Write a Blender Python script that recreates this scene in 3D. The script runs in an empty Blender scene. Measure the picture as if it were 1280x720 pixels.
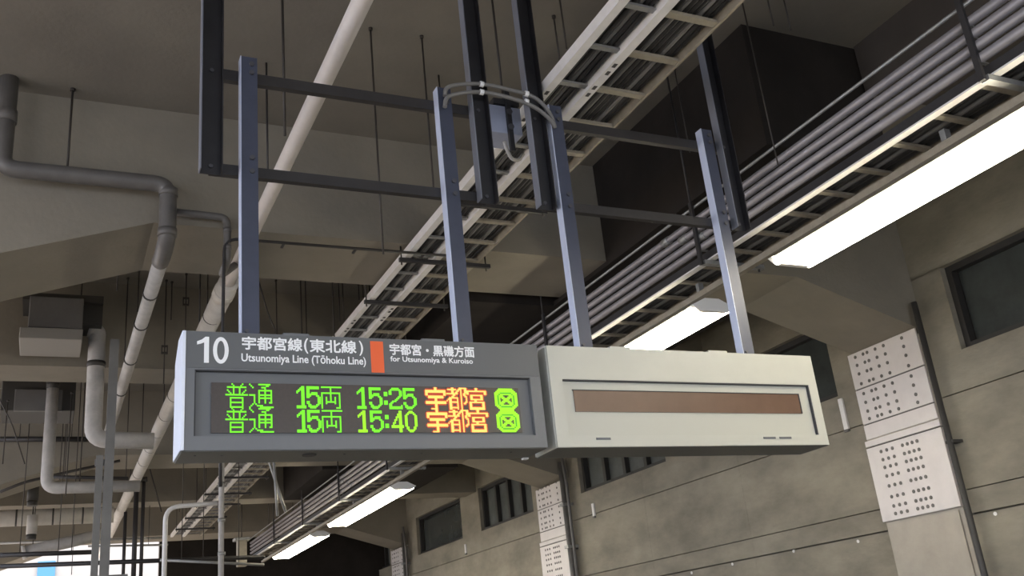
import bpy, bmesh, math, random
from mathutils import Vector, Matrix
random.seed(7)
SC = bpy.context.scene
COL = SC.collection

# ------------------------------------------------------------------ camera
FPX = 1210.0                       # focal length in pixels of the 1280x720 frame
CAMH = 1.6
_Y = Vector((-598, 516, FPX)).normalized()          # along the platform
_X = Vector((2560, 180, FPX)); _X = (_X - _X.dot(_Y) * _Y).normalized()
_Z = _X.cross(_Y)
if _Z.y > 0: _Z = -_Z
R = Matrix((_X, _Y, _Z))           # image vector (right, down, forward) -> world
cam_data = bpy.data.cameras.new('camera'); cam = bpy.data.objects.new('camera', cam_data); COL.objects.link(cam)
right, down, fwd = R @ Vector((1, 0, 0)), R @ Vector((0, 1, 0)), R @ Vector((0, 0, 1))
M = Matrix((right, -down, -fwd)).transposed().to_4x4(); M.translation = Vector((0, 0, CAMH))
cam.matrix_world = M
cam_data.sensor_width = 36; cam_data.lens = 36 * FPX / 1280; cam_data.clip_end = 300; cam_data.clip_start = .05
SC.camera = cam

# ------------------------------------------------------------------ world, exposure
world = bpy.data.worlds.new('world'); SC.world = world; world.use_nodes = True
wb = world.node_tree.nodes['Background']
wb.inputs[0].default_value = (.80, .87, 1.0, 1); wb.inputs[1].default_value = 1.8
SC.view_settings.view_transform = 'Standard'; SC.view_settings.look = 'None'
SC.view_settings.gamma = 1; SC.view_settings.exposure = 0.65
SC.view_settings.use_curve_mapping = False
TUBE_POWER = 24.0
sun_data = bpy.data.lights.new('sun', 'SUN'); sun = bpy.data.objects.new('sun', sun_data); COL.objects.link(sun)
sun_data.energy = 9; sun_data.angle = .02; sun_data.color = (1, .90, .80)
sun.rotation_euler = Vector((.6, -.55, -.58)).to_track_quat('-Z', 'Y').to_euler()

# ------------------------------------------------------------------ measuring helpers
def ray(px, py): return R @ Vector((px - 640, py - 360, FPX))
def atY(px, py, y): r = ray(px, py); return Vector((0, 0, CAMH)) + r * (y / r.y)
def atZ(px, py, z): r = ray(px, py); return Vector((0, 0, CAMH)) + r * ((z - CAMH) / r.z)

# ------------------------------------------------------------------ materials
MATS = {}
def mat(name, col, rough=.6, metal=0, var=.0, scale=4, col2=None, bump=0, bscale=40, emit=None, estr=0, spec=.5, stretch=(1,1,1)):
    m = bpy.data.materials.new(name); m.use_nodes = True; nt = m.node_tree; b = nt.nodes['Principled BSDF']
    b.inputs['Base Color'].default_value = (*col, 1); b.inputs['Roughness'].default_value = rough
    b.inputs['Metallic'].default_value = metal; b.inputs['Specular IOR Level'].default_value = spec
    if var or col2 or bump:
        tc = nt.nodes.new('ShaderNodeNewGeometry'); mp = nt.nodes.new('ShaderNodeMapping')
        mp.inputs['Scale'].default_value = stretch
        nt.links.new(tc.outputs['Position'], mp.inputs['Vector'])
    if var or col2:
        n = nt.nodes.new('ShaderNodeTexNoise'); n.inputs['Scale'].default_value = scale; n.inputs['Detail'].default_value = 6
        n.inputs['Roughness'].default_value = .65
        nt.links.new(mp.outputs[0], n.inputs['Vector'])
        cr = nt.nodes.new('ShaderNodeValToRGB'); cr.color_ramp.elements[0].position = .3; cr.color_ramp.elements[1].position = .7
        c2 = col2 or tuple(c * (1 - var) for c in col)
        cr.color_ramp.elements[0].color = (*c2, 1); cr.color_ramp.elements[1].color = (*[min(1, c * (1 + var * .5)) for c in col], 1)
        nt.links.new(n.outputs['Fac'], cr.inputs[0]); nt.links.new(cr.outputs[0], b.inputs['Base Color'])
    if bump:
        n2 = nt.nodes.new('ShaderNodeTexNoise'); n2.inputs['Scale'].default_value = bscale; n2.inputs['Detail'].default_value = 5
        nt.links.new(mp.outputs[0], n2.inputs['Vector'])
        bp = nt.nodes.new('ShaderNodeBump'); bp.inputs['Strength'].default_value = bump; bp.inputs['Distance'].default_value = .01
        nt.links.new(n2.outputs['Fac'], bp.inputs['Height']); nt.links.new(bp.outputs[0], b.inputs['Normal'])
    if emit:
        b.inputs['Emission Color'].default_value = (*emit, 1); b.inputs['Emission Strength'].default_value = estr
    MATS[name] = m
    return m
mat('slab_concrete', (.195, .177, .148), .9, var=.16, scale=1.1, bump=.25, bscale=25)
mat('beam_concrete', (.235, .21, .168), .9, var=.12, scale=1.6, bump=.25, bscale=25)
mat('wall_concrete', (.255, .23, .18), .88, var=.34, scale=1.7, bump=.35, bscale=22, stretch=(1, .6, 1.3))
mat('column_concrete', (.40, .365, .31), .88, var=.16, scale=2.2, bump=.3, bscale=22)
mat('dark_board', (.026, .022, .019), .9, spec=.15, var=.25, scale=2)
mat('girder_concrete', (.06, .05, .042), .9, var=.2, scale=2)
mat('groove', (.10, .09, .07), .95)
mat('floor_tile', (.27, .25, .22), .5, var=.15, scale=3)
mat('ballast', (.10, .09, .08), .95, var=.5, scale=30, bump=.8, bscale=30)
mat('steel_blue', (.062, .070, .105), .42, .2, var=.12, scale=9)
mat('steel_dark', (.028, .027, .030), .5, .2, var=.2, scale=8)
mat('steel_bar', (.036, .033, .033), .5, .2, var=.2, scale=8)
mat('post_grey', (.17, .165, .155), .5, var=.15, scale=6)
mat('flange', (.20, .21, .25), .45, .2)  # left flange of the drop channels, side light put into the colour
mat('steel_edge', (.55, .60, .75), .4, .2)  # foot plates, and left post faces with side light put into the colour
mat('galvanised', (.34, .34, .33), .45, .55, var=.2, scale=14)
mat('rung_tan', (.30, .265, .205), .55, .2, var=.2, scale=12)
mat('rail_white', (.74, .72, .70), .5, .0, var=.1, scale=9)
mat('white_pipe', (.66, .62, .60), .5, 0, var=.1, scale=5)
mat('lagging', (.60, .57, .53), .7, 0, var=.14, scale=6, bump=.3, bscale=40)
mat('grey_pipe', (.12, .112, .105), .5, 0, var=.2, scale=8)
mat('pale_pipe', (.46, .44, .42), .55, 0, var=.2, scale=8)
mat('conduit', (.27, .25, .255), .4, .3, var=.1, scale=10)
mat('cable_black', (.022, .021, .021), .45, var=.3, scale=20)
mat('cable_grey', (.16, .155, .15), .5)
mat('rod', (.055, .048, .042), .6, .4)
mat('band_dark', (.045, .042, .038), .6)
mat('box_grey', (.34, .37, .48), .5, var=.06, scale=10)
mat('unit_grey', (.13, .125, .12), .6, var=.12, scale=5)
mat('unit_light', (.28, .265, .24), .6)
mat('casing', (.15, .156, .163), .42, var=.03, scale=9)
mat('casing_pale', (.52, .52, .46), .42, var=.03, scale=9)
mat('header_grey', (.115, .12, .124), .45)
mat('bezel', (.13, .136, .142), .5)
mat('bezel_pale', (.50, .50, .44), .45)
mat('shadow_gap', (.05, .05, .055), .7)  # dark strips standing for shade inside the sign recesses
mat('led_off', (.058, .044, .036), .35, var=.15, scale=60)
mat('display_brown', (.15, .085, .055), .35, var=.12, scale=8)
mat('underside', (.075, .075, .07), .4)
mat('text_white', (.93, .94, .95), .5)
mat('orange', (.85, .13, .03), .5)
mat('led_green', (.02, .1, .01), .5, emit=(.17, 1.0, .006), estr=.8)
mat('led_lime', (.05, .1, .01), .5, emit=(.32, 1.0, .004), estr=.8)
mat('led_amber', (.1, .05, .01), .5, emit=(1.0, .46, .10), estr=1.25)
mat('led_bloom', (.1, .02, .01), .5, emit=(1.0, .09, .02), estr=.42)  # camera bloom around the amber characters, put in as red dots
mat('led_dim', (.02, .06, .01), .5, emit=(.05, .50, .01), estr=.6)
mat('bolt', (.09, .09, .10), .5, .4)
mat('panel_white', (.66, .62, .60), .5, var=.07, scale=5)
mat('panel_mark', (.13, .12, .11), .6)
mat('glass_dark', (.055, .062, .06), .18, var=.25, scale=3)
mat('glass_pane', (.115, .125, .12), .25, var=.2, scale=3)
mat('frame_dark', (.022, .02, .018), .6)
mat('lamp_white', (.82, .80, .76), .5)
mat('tube', (.9, .9, .85), .4, emit=(1.0, .90, .70), estr=TUBE_POWER)
mat('tube_cool', (.9, .9, .95), .4, emit=(.62, .74, 1.0), estr=TUBE_POWER * 2.0)  # tubes of the added left row, tinting left faces bluish
mat('lit_side', (.78, .82, .92), .35, .1)  # casing's left edge and side, paler for painted light from the left
mat('outside_ground', (.50, .44, .385), .9, var=.2, scale=.5)
mat('tie_white', (.8, .8, .8), .5)
mat('rubber', (.03, .03, .03), .6)
mat('facade', (.62, .56, .50), .8, var=.08, scale=1)
mat('facade_blue', (.12, .35, .62), .6)

# ------------------------------------------------------------------ mesh helpers
WORLD = {}                                   # world position of every object made
class MB:
    def __init__(s): s.v = []; s.f = []; s.m = []; s.cur = 0; s.smooth = []
    def box(s, x0, x1, y0, y1, z0, z1):
        b = len(s.v)
        for z in (z0, z1):
            for x, y in ((x0, y0), (x1, y0), (x1, y1), (x0, y1)): s.v.append(Vector((x, y, z)))
        for f in ((0, 3, 2, 1), (4, 5, 6, 7), (0, 1, 5, 4), (1, 2, 6, 5), (2, 3, 7, 6), (3, 0, 4, 7)):
            s.f.append([b + i for i in f]); s.m.append(s.cur); s.smooth.append(False)
        return s
    def bar(s, a, b, w, h, up=Vector((0, 0, 1))):
        a, b = Vector(a), Vector(b); d = (b - a).normalized()
        if abs(d.dot(up)) > .99: up = Vector((0, 1, 0))
        u = d.cross(up).normalized() * w / 2; t = u.cross(d).normalized() * h / 2; k = len(s.v)
        for p in (a, b):
            for q in (-u - t, u - t, u + t, -u + t): s.v.append(p + q)
        for f in ((0, 1, 2, 3), (7, 6, 5, 4), (0, 4, 5, 1), (1, 5, 6, 2), (2, 6, 7, 3), (3, 7, 4, 0)):
            s.f.append([k + i for i in f]); s.m.append(s.cur); s.smooth.append(False)
        return s
    def prism(s, poly, a0, a1, axis='y'):    # poly of (p,q): axis y -> (x,z); axis x -> (y,z); axis z -> (x,y)
        k = len(s.v); n = len(poly)
        for a in (a0, a1):
            for p, q in poly:
                s.v.append(Vector({'y': (p, a, q), 'x': (a, p, q), 'z': (p, q, a)}[axis]))
        s.f.append([k + i for i in range(n)]); s.f.append([k + n + i for i in reversed(range(n))])
        s.m += [s.cur] * 2; s.smooth += [False] * 2
        for i in range(n):
            j = (i + 1) % n; s.f.append([k + j, k + i, k + n + i, k + n + j]); s.m.append(s.cur); s.smooth.append(False)
        return s
    def tube(s, pts, r, n=12, fillet=0, cap=True):
        pts = [Vector(p) for p in pts]
        if fillet:
            out = [pts[0]]
            for i in range(1, len(pts) - 1):
                p = pts[i]; a = (pts[i - 1] - p); b = (pts[i + 1] - p)
                q = min(fillet, a.length * .49, b.length * .49); a = p + a.normalized() * q; b = p + b.normalized() * q
                for t in range(7):
                    t /= 6; out.append(a * (1 - t) ** 2 + p * 2 * t * (1 - t) + b * t * t)
            out.append(pts[-1]); pts = out
        rings = []; nrm = None
        for i, p in enumerate(pts):
            d = ((pts[i + 1] - p).normalized() if i < len(pts) - 1 else Vector()) + ((p - pts[i - 1]).normalized() if i else Vector())
            d.normalize()
            if nrm is None:
                nrm = d.orthogonal().normalized()
            nrm = (nrm - d * nrm.dot(d)).normalized(); bn = d.cross(nrm)
            rr = r[i] if isinstance(r, (list, tuple)) else r
            k = len(s.v); rings.append(k)
            for j in range(n):
                a = 2 * math.pi * j / n; s.v.append(p + (nrm * math.cos(a) + bn * math.sin(a)) * rr)
        for a, b in zip(rings, rings[1:]):
            for j in range(n):
                q = (j + 1) % n; s.f.append([a + j, a + q, b + q, b + j]); s.m.append(s.cur); s.smooth.append(True)
        if cap:
            s.f.append([rings[0] + j for j in reversed(range(n))]); s.f.append([rings[-1] + j for j in range(n)])
            s.m += [s.cur] * 2; s.smooth += [False] * 2
        return s
    def build(s, name, mats, parent=None, bevel=0, at=None):
        if isinstance(mats, str): mats = [mats]
        xs = [v.x for v in s.v]; ys = [v.y for v in s.v]; zs = [v.z for v in s.v]
        c = Vector(at) if at is not None else Vector(((min(xs) + max(xs)) / 2, (min(ys) + max(ys)) / 2, min(zs)))
        me = bpy.data.meshes.new(name); me.from_pydata([v - c for v in s.v], [], s.f)
        for m_ in mats: me.materials.append(MATS[m_])
        for p, mi, sm in zip(me.polygons, s.m, s.smooth): p.material_index = mi; p.use_smooth = sm
        bm = bmesh.new(); bm.from_mesh(me); bmesh.ops.recalc_face_normals(bm, faces=bm.faces)
        if bevel:
            bmesh.ops.bevel(bm, geom=[e for e in bm.edges if len(e.link_faces) == 2 and e.calc_face_angle(0) > .5], offset=bevel, segments=2, profile=.5, affect='EDGES')
        bm.to_mesh(me); bm.free(); me.update()
        return link(name, me, c, parent)
def link(name, me, c, parent=None):
    o = bpy.data.objects.new(name, me); COL.objects.link(o)
    c = Vector(c); WORLD[o.name] = c
    if parent: o.parent = parent; o.location = c - WORLD[parent.name]
    else: o.location = c
    return o
def tag(o, label=None, cat=None, group=None, kind=None):
    if label: o['label'] = label
    if cat: o['category'] = cat
    if group: o['group'] = group
    if kind: o['kind'] = kind
    return o
def thing(name, loc, label=None, cat=None, group=None, kind=None):
    return tag(link(name, None, loc), label, cat, group, kind)
def copy_tree(o, loc=None, parent=None, label=None):
    c = o.copy(); COL.objects.link(c)
    if parent: c.parent = parent
    WORLD[c.name] = Vector(loc) if loc is not None else WORLD[o.name]
    if loc is not None: c.location = loc
    if label: c['label'] = label
    for ch in [x for x in COL.objects if x.parent == o]: copy_tree(ch, None, c)
    return c
def B(name, m, x0, x1, y0, y1, z0, z1, parent=None, bevel=0): return MB().box(x0, x1, y0, y1, z0, z1).build(name, m, parent, bevel)
def T(name, m, pts, r, parent=None, n=12, fillet=0): return MB().tube(pts, r, n, fillet).build(name, m, parent)

# ================================================================== SETTING
SLAB = 6.0; YEND = 27.5; YNEAR = -10
tag(B('floor', 'floor_tile', -6, 4.6, YNEAR, 27.5, -.2, 0), kind='structure')
tag(B('floor', 'outside_ground', -6, 4.6, 27.5, 60, -.2, 0), kind='structure')
tag(B('floor', 'ballast', 4.6, 9.2, YNEAR, 60, -1.3, -1.1), kind='structure')
tag(B('trim_1', 'column_concrete', 4.45, 4.6, YNEAR, 60, -1.1, .012), kind='structure')       # platform edge
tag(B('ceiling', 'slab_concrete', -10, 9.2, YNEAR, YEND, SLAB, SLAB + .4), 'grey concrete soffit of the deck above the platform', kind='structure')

# main portal frames: haunched beams over the columns
def haunched(y0, y1, name='trim_2'):
    poly = [(-2.2, 4.05), (-2.2, 3.4), (-2.9, 3.4), (-2.9, 4.3), (-10, 5.0), (-10, SLAB), (9.2, SLAB), (9.2, 4.35), (8.6, 4.5), (7.05, 4.985), (.62, 4.985)]
    m = MB(); m.prism([(-10, SLAB), (9.2, SLAB), (9.2, 4.35), (8.6, 4.5), (7.05, 4.985), (.62, 4.985), (-2.2, 4.05), (-2.9, 4.05), (-6, 4.985), (-10, 4.985)], y0, y1)
    tag(m.build(name, 'beam_concrete'), kind='structure')
for y0, y1 in ((-1.2, -.2), (7.3, 8.3), (15.85, 16.95), (25.0, 26.1)): haunched(y0, y1)
for y0, y1 in ((11.25, 11.87), (20.2, 20.85)):
    tag(B('trim_3', 'beam_concrete', -10, 9.2, y0, y1, 4.99, SLAB), kind='structure')
for y0, y1 in ((-1.2, -.2), (7.3, 8.3), (15.85, 16.95), (25.0, 26.1)):      # left columns, out of frame
    tag(B('trim_4', 'column_concrete', -2.9, -2.2, y0, y1, 0, 4.05), kind='structure')
tag(B('trim_5', 'girder_concrete', 5.85, 6.6, YNEAR, 4.86, 5.55, SLAB), kind='structure')   # brown downstand along the track

# dark enclosures boxed in between the beams
for i, (x0, x1, y0, y1, lab) in enumerate(((4.7, 5.95, 4.88, 8.42, 'large black boxed enclosure under the ceiling behind the conduit rack, nearest of three'),
                                (3.72, 7.0, 8.42, 11.2, 'black boxed enclosure under the ceiling seen above the right end of the lit sign'),
                                (4.4, 7.0, 16.98, 20.15, 'black boxed enclosure under the ceiling seen below the lit sign'))):
    e = thing('ceiling_enclosure', ((x0 + x1) / 2, (y0 + y1) / 2, 4.93), lab, 'ceiling box')
    B('soffit_board', 'dark_board', x0, x1, y0, y1, 4.93, 4.975, e)
    B('side_board', 'dark_board', x0, x0 + .04, y0, min(y1, y0 + 2.41 if i == 0 else y1), 4.975, SLAB, e)
    B('front_board', 'dark_board', x0 + .04, x1, y0, y0 + .04, 4.975, SLAB, e)

tag(B('floor', 'outside_ground', -40, -6, YNEAR, 60, -1.3, -1.1), kind='structure')
# ------------------------------------------------------------------ far wall on the right with its windows
WX = 8.7
wall = tag(B('wall_right', 'wall_concrete', WX + .09, WX + .35, YNEAR, 60, -1.2, 4.0), kind='structure')
SILL = 4.11; HEAD = 5.05
def wband(y0, y1, z0, z1, m='wall_concrete'):
    return B('concrete_panel', m, WX, WX + .089, y0 + .0012, y1 - .0012, z0 + (.010 if abs(z0 - 2.44) < .01 else .006), z1 - (.010 if abs(z1 - 2.44) < .01 else .006), wall)
zs = [-1.1, .1, 1.3, 2.44, 2.69, 3.68, SILL]
cols = [(-1.2, -.15), (7.3, 8.38), (15.9, 17.03), (25.0, 26.15)]
bays = [(-10, -1.2), (-.15, 7.3), (8.38, 15.9), (17.03, 25.0), (26.15, 34.0)]
for a, b in bays:
    nseg = 3
    for z0, z1 in zip(zs, zs[1:]):
        for k in range(nseg):
            wband(a + (b - a) * k / nseg, a + (b - a) * (k + 1) / nseg, z0, z1)
B('joint_backing', 'groove', WX + .06, WX + .0895, YNEAR, 34, -1.1, SILL - .01, wall)
# columns of the right wall
for y0, y1 in cols:
    c = tag(B('wall_right', 'column_concrete', 8.62, WX + .35, y0, y1, -1.1, 4.42), kind='structure')
# piers and wall above the sill
wins = [(2.9, 6.89), (8.78, 11.4), (12.65, 15.45), (17.43, 20.1), (21.2, 24.3), (26.6, 29.5), (30.2, 33)]
edges = [YNEAR]
for a, b in wins: edges += [a, b]
edges.append(34)
for i in range(0, len(edges), 2):
    tag(B('wall_right', 'wall_concrete', WX + .02, WX + .35, edges[i], edges[i + 1], SILL - .01, HEAD + .01), kind='structure')
tag(B('wall_right', 'wall_concrete', WX + .02, WX + .35, YNEAR, 34, HEAD, SLAB), kind='structure')
tag(B('wall_right', 'wall_concrete', WX + .09, WX + .35, YNEAR, 34, 3.98, SILL), kind='structure')
for i, (a, b) in enumerate(wins):
    w = thing('window_%d' % (i + 1), (WX + .2, (a + b) / 2, SILL), kind='structure')
    fr = MB(); t = .07; X0, X1 = WX + .10, WX + .2
    fr.box(X0, X1, a, b, SILL, SILL + t); fr.box(X0, X1, a, b, HEAD - t, HEAD); fr.box(X0, X1, a, a + t, SILL + t, HEAD - t); fr.box(X0, X1, b - t, b, SILL + t, HEAD - t)
    fr.build('window_frame', 'frame_dark', w)
    if i in (1, 4): n = 1
    elif i == 0: n = 2
    else: n = 4
    for k in range(n):
        y0 = a + t + (b - a - 2 * t) * k / n; y1 = a + t + (b - a - 2 * t) * (k + 1) / n
        B('pane', 'glass_dark' if n <= 2 else 'glass_pane', WX + .21, WX + .23, y0 + .001, y1 - .001, SILL + t, HEAD - t, w)
        if k: B('mullion', 'frame_dark', WX + .12, WX + .205, y0 - .045, y0 + .045, SILL + t, HEAD - t, w)
    B('backing', 'frame_dark', WX + .26, WX + .3, a, b, SILL, HEAD, w)

# tie holes / small pale spots on the wall
TH = ((7.9, 2.38), (8.9, 2.38), (10.2, 2.40), (11.6, 2.41), (6.9, 2.36))
sp = tag(thing('formwork_plugs', (WX, 9.6, 2.3), 'row of small pale plugs along the lowest joint of the concrete wall', 'wall plugs'), kind=None)
for y, z in ((8.95, 2.39), (10.1, 2.42), (11.4, 2.41), (12.4, 2.4), (7.0, 2.40)):
    T('plug', 'rail_white', [(WX - .008, y, z), (WX + .02, y, z)], .02, sp, 8)

# ------------------------------------------------------------------ white bolted cover panels on the columns
def bolts(name, parent, pts, r=.016):
    m = MB()
    for y, z in pts:
        x = WORLD[parent.name].x
        m.tube([(x - .022, y, z), (x - .008, y, z)], r, 6)
    o = m.build(name, 'panel_mark', parent); o['kind'] = 'stuff'; return o
def cover(name_lab, y0, y1, zt, zb, holes, x=8.6, proud=0, seams=()):
    t = thing('cover_panel', (x - proud, (y0 + y1) / 2, zb), name_lab, 'wall panel')
    lv = [zt] + list(seams) + [zb]
    for a, b in zip(lv, lv[1:]):
        B('sheet', 'panel_white', x - proud, x + .018 - 0, y0, y1, b + .008, a - .008, t, .004)
    B('backing_strip', 'panel_mark', x + .012, x + .0195, y0 + .01, y1 - .01, zb + .01, zt - .01, t)
    t2 = t
    m = MB()
    for y, z in holes: m.tube([(x - proud - .006, y, z), (x - proud + .004, y, z)], .021, 7)
    m.build('marks', 'panel_mark', t2)['kind'] = 'stuff'
    return t
def upper_holes(y0, y1):
    w = y1 - y0; out = []
    for z in (4.41, 4.31, 4.205, 4.085, 3.965, 3.86, 3.755, 3.665):
        for u in (.12, .24, .30, .42, .54, .80): out.append((y1 - u * w, z + .03))
    return out
def lower_holes(y0, y1, zt):
    w = y1 - y0; out = []
    for k, z in enumerate((0, .10, .195, .30, .42, .55, .66, .75)):
        for u in (.2, .28, .36, .5, .565, .63, .695):
            out.append((y1 - u * w, zt - .14 - z * .93))
    return out
for i, (y0, y1) in enumerate(cols[1:]):
    n = ['on the nearest wall column', 'on the second wall column', 'on the farthest wall column'][i]
    cover('white cover panel with spaced dark marks, upper one ' + n, y0 + .01, y1 - .01, 4.45 if i else 4.50, 3.46, upper_holes(y0, y1), seams=(4.06, 3.64))
    cover('white cover panel with close dark marks, lower one ' + n, y0 - .02, y1 + .0, 3.455, 2.52 if i == 0 else 2.0, lower_holes(y0, y1, 3.43), proud=.03, seams=(3.37,))
    B('lower_sheet', 'column_concrete', 8.595, 8.615, y0 + .05, y1 - .04, -.5, 2.5 if i == 0 else 1.98)
    o = bpy.context.scene.collection.objects[-1]
    tag(o, 'plain pale sheet covering the column below the marked panels, ' + ['nearest wall column', 'second wall column', 'farthest wall column'][i], 'wall panel')
# downpipes at the near side of the columns
for i, (y0, y1) in enumerate(cols[1:]):
    d = thing('downpipe', (8.5, y0 - .12, -1.0), ['dark slim downpipe beside the nearest white panelled column', 'dark glossy downpipe beside the second white panelled column', 'dark downpipe beside the farthest white panelled column'][i], 'pipe')
    T('pipe', 'grey_pipe' if i else 'band_dark', [(8.56, y0 - .10, 4.75), (8.56, y0 - .10, -1.0)], .055 if i else .032, d)
    if i:
        T('pipe', 'grey_pipe', [(8.5, y0 - .28, 4.9), (8.56, y0 - .24, 4.3), (8.56, y0 - .24, -1.0)], .03, d)
        for z in (3.95, 3.2, 2.4): B('clamp', 'galvanised', 8.48, 8.695, y0 - .17, y0 - .03, z, z + .05, d)
    for z in (3.2, 1.6): B('bracket', 'band_dark', 8.55, 8.695, y0 - .15, y0 - .05, z - .03, z, d)
# small wall fittings
for (y, z0, z1, lab) in ((8.72, 3.68, 4.06, 'slim pale vertical strip on the wall left of the nearest white panels'), (15.02, 3.64, 3.86, 'small pale fitting on the wall right of the second panelled column'), (21.0, 3.75, 3.95, 'small pale fitting on the far wall between the windows')):
    f = thing('wall_fitting', (WX - .02, y, z0), lab, 'wall fitting')
    B('plate', 'rail_white', WX - .03, WX - .001, y - .035, y + .035, z0, z1, f, .004)
    B('cap', 'panel_mark', WX - .034, WX - .001, y - .037, y + .037, z0 - .03, z0, f)

# far end: dark screen wall, bright town beyond
tag(B('wall_back', 'dark_board', 2.75, 9.0, YEND + .1, YEND + .3, -1.1, 6.2), kind='structure')
fb = thing('far_building', (-1, 48, 0), 'pale sunlit building beyond the open end of the platform roof', 'building')
B('facade_wall', 'facade', -9, 6, 48, 50, 0, 10, fb)
for k in range(7): B('window', 'glass_pane', -8 + k * 2, -7 + k * 2, 47.96, 48.02, 4.2, 5.8, fb)
B('blue_sign', 'facade_blue', -.2, .5, 47.85, 47.96, 6.3, 7.2, fb)

# ================================================================== SIGNS
def text_mesh(name, s, m, x0, x1, z0, z1, y, parent, bold=.0, thick=.0015, weight=0):
    cu = bpy.data.curves.new(name, 'FONT'); cu.body = s; cu.offset = bold; cu.resolution_u = 3
    o = bpy.data.objects.new(name, cu); COL.objects.link(o)
    dg = bpy.context.evaluated_depsgraph_get(); dg.update()
    me = bpy.data.meshes.new_from_object(o.evaluated_get(dg))
    bpy.data.objects.remove(o); bpy.data.curves.remove(cu)
    xs = [v.co.x for v in me.vertices]; ys = [v.co.y for v in me.vertices]
    a, b, c, d = min(xs), max(xs), min(ys), max(ys)
    cen = Vector(((x0 + x1) / 2, y, (z0 + z1) / 2))
    for v in me.vertices:
        x = x0 + (v.co.x - a) / (b - a) * (x1 - x0); z = z0 + (v.co.y - c) / (d - c) * (z1 - z0)
        v.co = Vector((x, y - thick, z)) - cen
    if weight:                                # heavier strokes: the outline repeated a hair's breadth to each side
        bm = bmesh.new()
        for n_, (dx, dz) in enumerate(((0, 0), (1, 0), (-1, 0), (0, 1), (0, -1), (.7, .7), (-.7, .7), (.7, -.7), (-.7, -.7))):
            t_ = me.copy()
            for v in t_.vertices: v.co += Vector((dx * weight, -n_ * .00002, dz * weight))
            bm.from_mesh(t_); bpy.data.meshes.remove(t_)
        bm.to_mesh(me); bm.free()
    me.materials.clear(); me.materials.append(MATS[m])
    me.name = name
    return link(name, me, cen, parent)

SY = 4.5; SD = .27
def casing(x0, x1, z0, z1, root, m, hole, hx):
    """front ring with recessed bezel, sides, chamfered back top"""
    f = MB(); a0, a1, b0, b1 = hole
    t = .03
    f.box(x0, x1, SY, SY + t, b1, z1); f.box(x0, x1, SY, SY + t, z0, b0); f.box(x0, a0, SY, SY + t, b0, b1); f.box(a1, x1, SY, SY + t, b0, b1)
    f.build('front_frame', m, root)
    b = MB(); b.prism([(SY + t, z0), (SY + SD, z0), (SY + SD, z1 - .09), (SY + SD - .12, z1), (SY + t, z1)], x0, x1, 'x')
    b.build('cabinet', m, root, .006)
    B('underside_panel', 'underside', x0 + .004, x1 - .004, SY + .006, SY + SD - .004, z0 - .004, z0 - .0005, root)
    c = MB(); c.prism([(SY + .012, z0 + .002), (SY + SD - .004, z0 + .002), (SY + SD - .004, z1 - .09), (SY + SD - .122, z1 - .002), (SY + .012, z1 - .002)], x0 - .004, x0 - .0003, 'x'); c.build('side_panel', 'lit_side' if m == 'casing' else m, root)  # lit board's left side takes a paler colour in place of side light
s1 = thing('departure_board', (1.457, SY + SD / 2, 2.578), 'grey hanging platform board with white lettering and lit green and orange train times', 'sign')
X0, X1, Z0, Z1 = .528, 2.375, 2.578, 3.145
casing(X0, X1, Z0, Z1, s1, 'casing', (.582, 2.312, 2.644, 2.958), 0)
B('header_strip', 'header_grey', X0 + .012, X1 - .004, SY - .003, SY, 2.966, Z1 - .004, s1)
B('recess_panel', 'bezel', .583, 2.311, SY + .024, SY + .0295, 2.645, 2.957, s1)
sg = MB(); sg.box(.583, 2.311, SY + .002, SY + .024, 2.953, 2.957); sg.box(.583, .588, SY + .004, SY + .024, 2.645, 2.953); sg.build('recess_shade', 'shadow_gap', s1)  # painted shade along the top and left of the recess
scr = B('display_screen', 'led_off', .659, 2.243, SY + .016, SY + .0235, 2.662, 2.902, s1)
B('lit_edge', 'lit_side', X0 - .004, X0 + .012, SY - .006, SY + .01, Z0, Z1, s1, .002)  # highlight on the casing's left corner, built as a bright strip
B('hinge_lug', 'casing', 1.0, 1.13, SY + .03, SY + .12, Z1, Z1 + .022, s1, .004)
B('hinge_lug', 'casing', 1.72, 1.85, SY + .03, SY + .12, Z1, Z1 + .022, s1, .004)
mb = MB(); mb.tube([(1.13, SY + .10, Z0 - .008), (1.13, SY + .10, Z0 - .004)], .035, 16); mb.build('sensor_lens', 'rubber', s1)
for x in (.60, .72, 1.3, 1.7, 2.2): T('screw', 'bolt', [(x, SY + .09, Z0 - .007), (x, SY + .09, Z0 - .004)], .006, s1, 8)
B('corner_bracket', 'rail_white', X1 - .03, X1 + .0, SY + SD - .03, SY + SD, Z0 - .012, Z0, s1)
yT = SY - .003
n1 = MB(); a_ = .016
n1.prism([(.622, 2.990), (.644, 2.990), (.644, 3.118), (.628, 3.118), (.612, 3.104), (.590, 3.094), (.590, 3.078), (.608, 3.083), (.622, 3.090)], yT - .0015, yT); n1.build('platform_number_digit', 'text_white', s1)
n0 = MB(); cx, cz = .698, 3.053; N = 28
for k_ in range(N):
    for rx, rz in ((.036, .066), (.0175, .047)): 
        an = 2 * math.pi * k_ / N; n0.v.append(Vector((cx + rx * math.cos(an), yT - .0015, cz + rz * math.sin(an))))
for k_ in range(N):
    q_ = (k_ + 1) % N; n0.f.append([2 * k_, 2 * q_, 2 * q_ + 1, 2 * k_ + 1]); n0.m.append(0); n0.smooth.append(False)
n0.build('platform_number_digit', 'text_white', s1)
text_mesh('line_name', '宇都宮線', 'text_white', .797, 1.083, 3.062, 3.126, yT, s1, 0, weight=.0019)
text_mesh('line_name', '(', 'text_white', 1.094, 1.112, 3.052, 3.128, yT, s1, 0, weight=.0015)
text_mesh('line_name', '東北線', 'text_white', 1.122, 1.355, 3.060, 3.125, yT, s1, 0, weight=.0019)
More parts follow.
